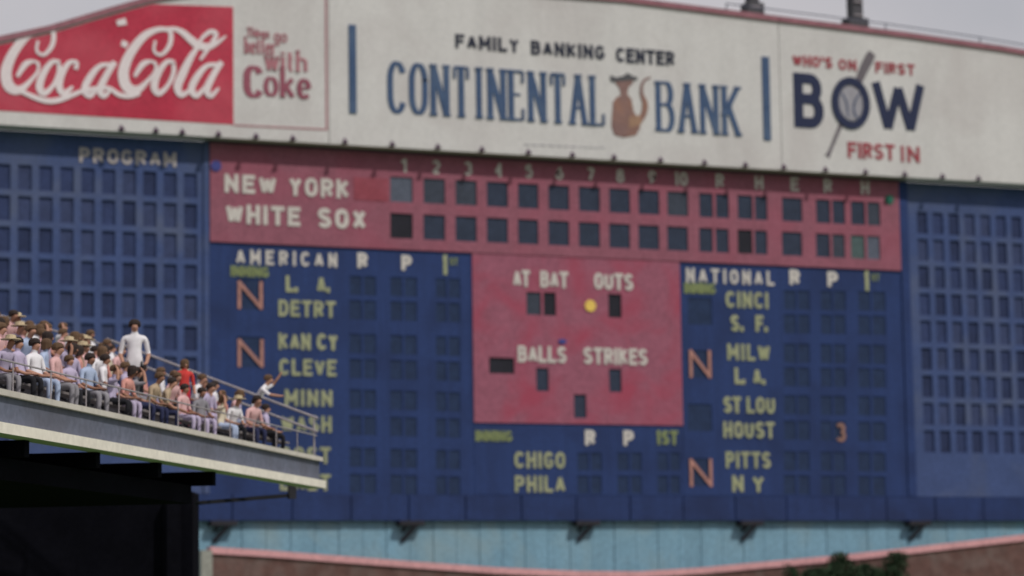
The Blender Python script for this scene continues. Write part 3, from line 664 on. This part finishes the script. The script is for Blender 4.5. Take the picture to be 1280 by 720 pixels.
# ------------------------------------------------------------------ people
def grow(verts, edges, tags):
    """verts: (x, y, z, radius); edges (i, j, tag) -> one continuous skinned mesh; faces coloured by the nearest bone"""
    me = bpy.data.meshes.new('sk'); me.from_pydata([v[:3] for v in verts], [e[:2] for e in edges], [])
    o = bpy.data.objects.new('sk', me); COL.objects.link(o); md = o.modifiers.new('s', 'SKIN')
    for i, v in enumerate(verts):
        sv = me.skin_vertices[0].data[i]; r = v[3]; sv.radius = (r, v[4] if len(v) > 4 else r); sv.use_root = (i == 0)
    md.use_smooth_shade = True; sb = o.modifiers.new('u', 'SUBSURF'); sb.levels = 1
    dg = bpy.context.evaluated_depsgraph_get(); dg.update(); nm = bpy.data.meshes.new_from_object(o.evaluated_get(dg)); bpy.data.objects.remove(o)
    nm.materials.clear()
    for _ in range(4): nm.materials.append(M['skin'])
    V = [Vector(v[:3]) for v in verts]
    for pg in nm.polygons:
        c = pg.center; best = 9; t = 0
        for a, b, tg in edges:
            ab = V[b]-V[a]; k = max(0, min(1, (c-V[a]).dot(ab)/max(ab.length_squared, 1e-9))); d = (c-(V[a]+ab*k)).length-(min(verts[a][3], .1 if tg == SK else 9)*(1-k)*(.5 if a == 2 and tg == SK else 1)+verts[b][3]*k)
            if d < best: best = d; t = tg
        pg.material_index = t; pg.use_smooth = True
    return nm
SK, SH, TR, SO = 0, 1, 2, 3
def body(pose):
    # local: facing +Y, origin at the feet (standing) or at the floor below the seat (sitting)
    if pose == 'stand' or pose == 'lean':
        l = .30 if pose == 'lean' else 0
        v = [(0, 0, .95, .15, .11), (0, .03+l*.3, 1.15, .14, .10), (0, .02+l*.8, 1.42, .17, .10), (0, .03+l, 1.51, .065), (0, .05+l*1.1, 1.55, .055), (0, .06+l*1.2, 1.64, .095, .10), (0, .07+l*1.25, 1.72, .075)]
        hipz = .92
        legs = [[(s*.10, 0, hipz-.04, .095), (s*.12, .03 if s > 0 else -.05, .50, .065), (s*.13, -.02 if s > 0 else -.12, .10, .045), (s*.14, .12 if s > 0 else .02, .04, .04)] for s in (1, -1)]
        if pose == 'stand': arms = [[(s*.20, .02, 1.44, .06), (s*.27, -.02, 1.13, .045), (s*.22, .18, .95, .035), (s*.20, .24, .93, .03)] for s in (1, -1)]
        else: arms = [[(.19, .26, 1.40, .06), (.28, .45, 1.25, .045), (.22, .68, 1.22, .035), (.2, .75, 1.22, .03)], [(-.19, .26, 1.40, .06), (-.26, .50, 1.55, .045), (-.2, .66, 1.75, .035), (-.2, .70, 1.82, .03)]]
    else:
        l = {'sit': .04, 'fwd': .22, 'back': -.06, 'armup': .05}[pose]
        v = [(0, 0, .52, .16, .12), (0, .02+l*.3, .70, .14, .11), (0, .02+l*.8, .97, .17, .10), (0, .03+l, 1.06, .06), (0, .05+l*1.1, 1.11, .055), (0, .07+l*1.2, 1.20, .095, .10), (0, .08+l*1.25, 1.28, .075)]
        legs = [[(s*.10, .08, .51, .09), (s*.13, .44, .50, .068), (s*.13, .42, .10, .045), (s*.14, .55, .04, .04)] for s in (1, -1)]
        arms = [[(s*.20, .02+l*.8, .98, .06), (s*.27, .06+l*.7, .70, .045), (s*.16, .30+l*.3, .60, .035), (s*.13, .37+l*.3, .60, .03)] for s in (1, -1)]
        if pose == 'armup': arms[0] = [(.20, .06, .95, .06), (.28, .24, .98, .045), (.18, .22, 1.22, .035), (.15, .18, 1.28, .03)]
    e = [(0, 1, SH), (1, 2, SH), (2, 3, SK), (3, 4, SK), (4, 5, SK), (5, 6, SK)]
    for lg in legs:
        b = len(v); v += lg; e += [(0, b, TR), (b, b+1, TR), (b+1, b+2, TR), (b+2, b+3, SO)]
    for ar in arms:
        b = len(v); v += ar; e += [(2, b, SH), (b, b+1, SH), (b+1, b+2, SK), (b+2, b+3, SK)]
        h = Vector(ar[3][:3]); dr = (Vector(ar[3][:3])-Vector(ar[2][:3])).normalized(); sd = Vector((1, 0, 0)) if abs(dr.x) < .8 else Vector((0, 0, 1))
        for kf, ln in ((-1.5, .06), (-.5, .075), (.5, .07), (1.5, .055)):
            q_ = h+dr*ln+sd*kf*.016; v.append((*q_, .008)); e.append((b+3, len(v)-1, SK))
        q_ = h+sd*(.045 if h.x < 0 else -.045)+dr*.02; v.append((*q_, .009)); e.append((b+3, len(v)-1, SK))
    hd = Vector(v[5][:3]); v.append((hd.x, hd.y+.115, hd.z-.01, .014)); e.append((5, len(v)-1, SK))     # nose
    return grow(v, e, None), hd
def hair_mesh(kind):
    mb = MB(); n = 10; rings = []
    rr = .112; lo = -.02 if kind != 'long' else -.12
    prof = [(rr*1.0, lo), (rr*1.06, .03), (rr*.95, .08), (rr*.6, .118), (.01, .13)]
    if kind == 'hat': prof = [(.21, .035), (.21, .05), (.115, .055), (.105, .13), (.01, .15)]
    for r_, z in prof:
        b = len(mb.v); rings.append(b)
        for k in range(n):
            a = 2*math.pi*k/n; front = max(0, math.sin(a)); zz_ = z+(0.07*front if z < .02 and kind != 'hat' else 0)
            mb.v.append((r_*math.cos(a), r_*math.sin(a)*1.05-(.015 if kind != 'hat' else 0), zz_))
    for a, b in zip(rings, rings[1:]):
        for k in range(n): mb.f.append([a+k, a+(k+1) % n, b+(k+1) % n, b+k]); mb.mi.append(0)
    mb.f.append([rings[0]+k for k in range(n)][::-1]); mb.mi.append(0)
    return mb.mesh('hair', M['hair'])
BOD = {k: body(k) for k in ('stand', 'lean', 'sit', 'fwd', 'back', 'armup')}
HM = {k: hair_mesh(k) for k in ('short', 'long', 'hat')}
CL = {'white': (.80, .78, .82), 'cream': (.70, .62, .48), 'pale blue': (.40, .48, .66), 'salmon': (.62, .30, .26), 'red': (.60, .055, .05), 'crimson': (.55, .03, .08), 'grey': (.26, .25, .28), 'tan': (.42, .32, .22),
      'navy': (.025, .03, .08), 'black': (.015, .015, .02), 'pink': (.68, .42, .42), 'olive': (.15, .15, .08), 'lavender': (.48, .42, .58), 'brown': (.13, .08, .06)}
CM = {k: mat('cloth_'+k.replace(' ', '_'), v, .9, .08, 3) for k, v in CL.items()}
FACE = math.atan2(-Wd.y, -Wd.x)-math.pi/2       # people look from the rows out over the front
def person(pose, u, w_, z, shirt, trousers, label, hair='short', hm='hair', skin='skin', turn=0, sc_=1, grp='spectators on the deck'):
    me, hd = BOD[pose]; r = empty('person', D(u, w_, z), label, 'person', grp); r.rotation_euler = (0, 0, FACE+turn); r.scale = (sc_,)*3
    b = bpy.data.objects.new('body', me); COL.objects.link(b); b.parent = r
    for s_, mm in zip(b.material_slots, (M[skin], CM[shirt], CM[trousers], M['dark'])): s_.link = 'OBJECT'; s_.material = mm
    h = bpy.data.objects.new('hat' if hair == 'hat' else 'hair', HM[hair]); COL.objects.link(h); h.parent = r; h.location = hd+Vector((0, -.005, .03))
    h.material_slots[0].link = 'OBJECT'; h.material_slots[0].material = M[hm]
    return r
ordw = ['front', 'second', 'third', 'fourth', 'fifth', 'sixth', 'seventh', 'eighth', 'ninth', 'tenth', 'eleventh', 'twelfth', 'thirteenth', 'fourteenth', 'fifteenth']
ordn = ['first', 'second', 'third', 'fourth', 'fifth', 'sixth', 'seventh', 'eighth', 'ninth', 'tenth', 'eleventh', 'twelfth', 'thirteenth', 'fourteenth', 'fifteenth', 'sixteenth', 'seventeenth', 'eighteenth', 'nineteenth', 'twentieth']+['twenty-'+k for k in ('first', 'second', 'third', 'fourth', 'fifth', 'sixth', 'seventh', 'eighth', 'ninth')]+['thirtieth']*9
pr = random.Random(11)
shirts = ['white', 'cream', 'pale blue', 'salmon', 'grey', 'white', 'pink', 'lavender', 'white', 'pink', 'lavender', 'tan', 'salmon']
trs = ['navy', 'black', 'grey', 'lavender', 'black', 'pale blue', 'navy']
verb = {'sit': 'seated upright', 'fwd': 'leaning forward', 'back': 'leaning back', 'armup': 'seated, hand to face'}
def spot(px, py, row):                    # where a sight line meets the plane of a row
    w_ = .28+row*RD+.3; o0 = D(0, w_, 0); d = ray(px, py); t_ = (o0-CP).dot(Wd)/d.dot(Wd); q = CP+d*t_; return (Vector((Bt.x, Bt.y, 0))-Vector((q.x, q.y, 0))).dot(U), w_
KEEP = [(spot(316, 545, 1)[0], 1), (spot(230, 505, 1)[0], 1), (spot(168, 500, 2)[0], 2)]
for i in range(NR):
    u = .9+pr.uniform(0, 1.2)+(i > 2)*.8; cnt = 0
    umax = 24
    while u < umax:
        if any(i <= rr_ and i >= rr_-3 and abs(u-uu_) < .55 for uu_, rr_ in KEEP): u += .4; continue
        if pr.random() < (.68 if i < 5 else .55):
            pose = pr.choice(['sit', 'fwd', 'fwd', 'back', 'armup', 'sit']); s_ = pr.choice(shirts); t_ = pr.choice(trs); hr = pr.choice(['short', 'short', 'long', 'short', 'short', 'hat']); 
            lab = f"person in {s_} top, {verb[pose]}, {ordn[cnt]} from end railing, {ordw[i]} row"
            person(pose, u, .28+i*RD+.52, H1+i*RZ, s_, t_, lab, hr, {'hat': 'hairs'}.get(hr, pr.choice(['hair', 'hair2'])), pr.choice(['skin', 'skin', 'skin2']), pr.uniform(-.5, .5), pr.uniform(.92, 1.05))
            cnt += 1
        u += pr.uniform(.62, 1.0)

u, w_ = spot(316, 545, 1); person('lean', u, w_, H1+1*RZ, 'white', 'black', 'person in white shirt standing and leaning towards the end railing, arm raised', 'short', 'hair2', turn=.2, sc_=1.02)
u, w_ = spot(230, 505, 1); person('stand', u, w_, H1+1*RZ, 'red', 'crimson', 'person dressed all in red standing in the middle of the crowd', 'long', 'hair2', turn=-.9, sc_=.95)
u, w_ = spot(168, 500, 2); person('stand', u, w_, H1+2*RZ, 'white', 'black', 'stout person in bright white shirt and dark trousers standing above the crowd', 'short', 'hair', turn=-1.2, sc_=1.24)
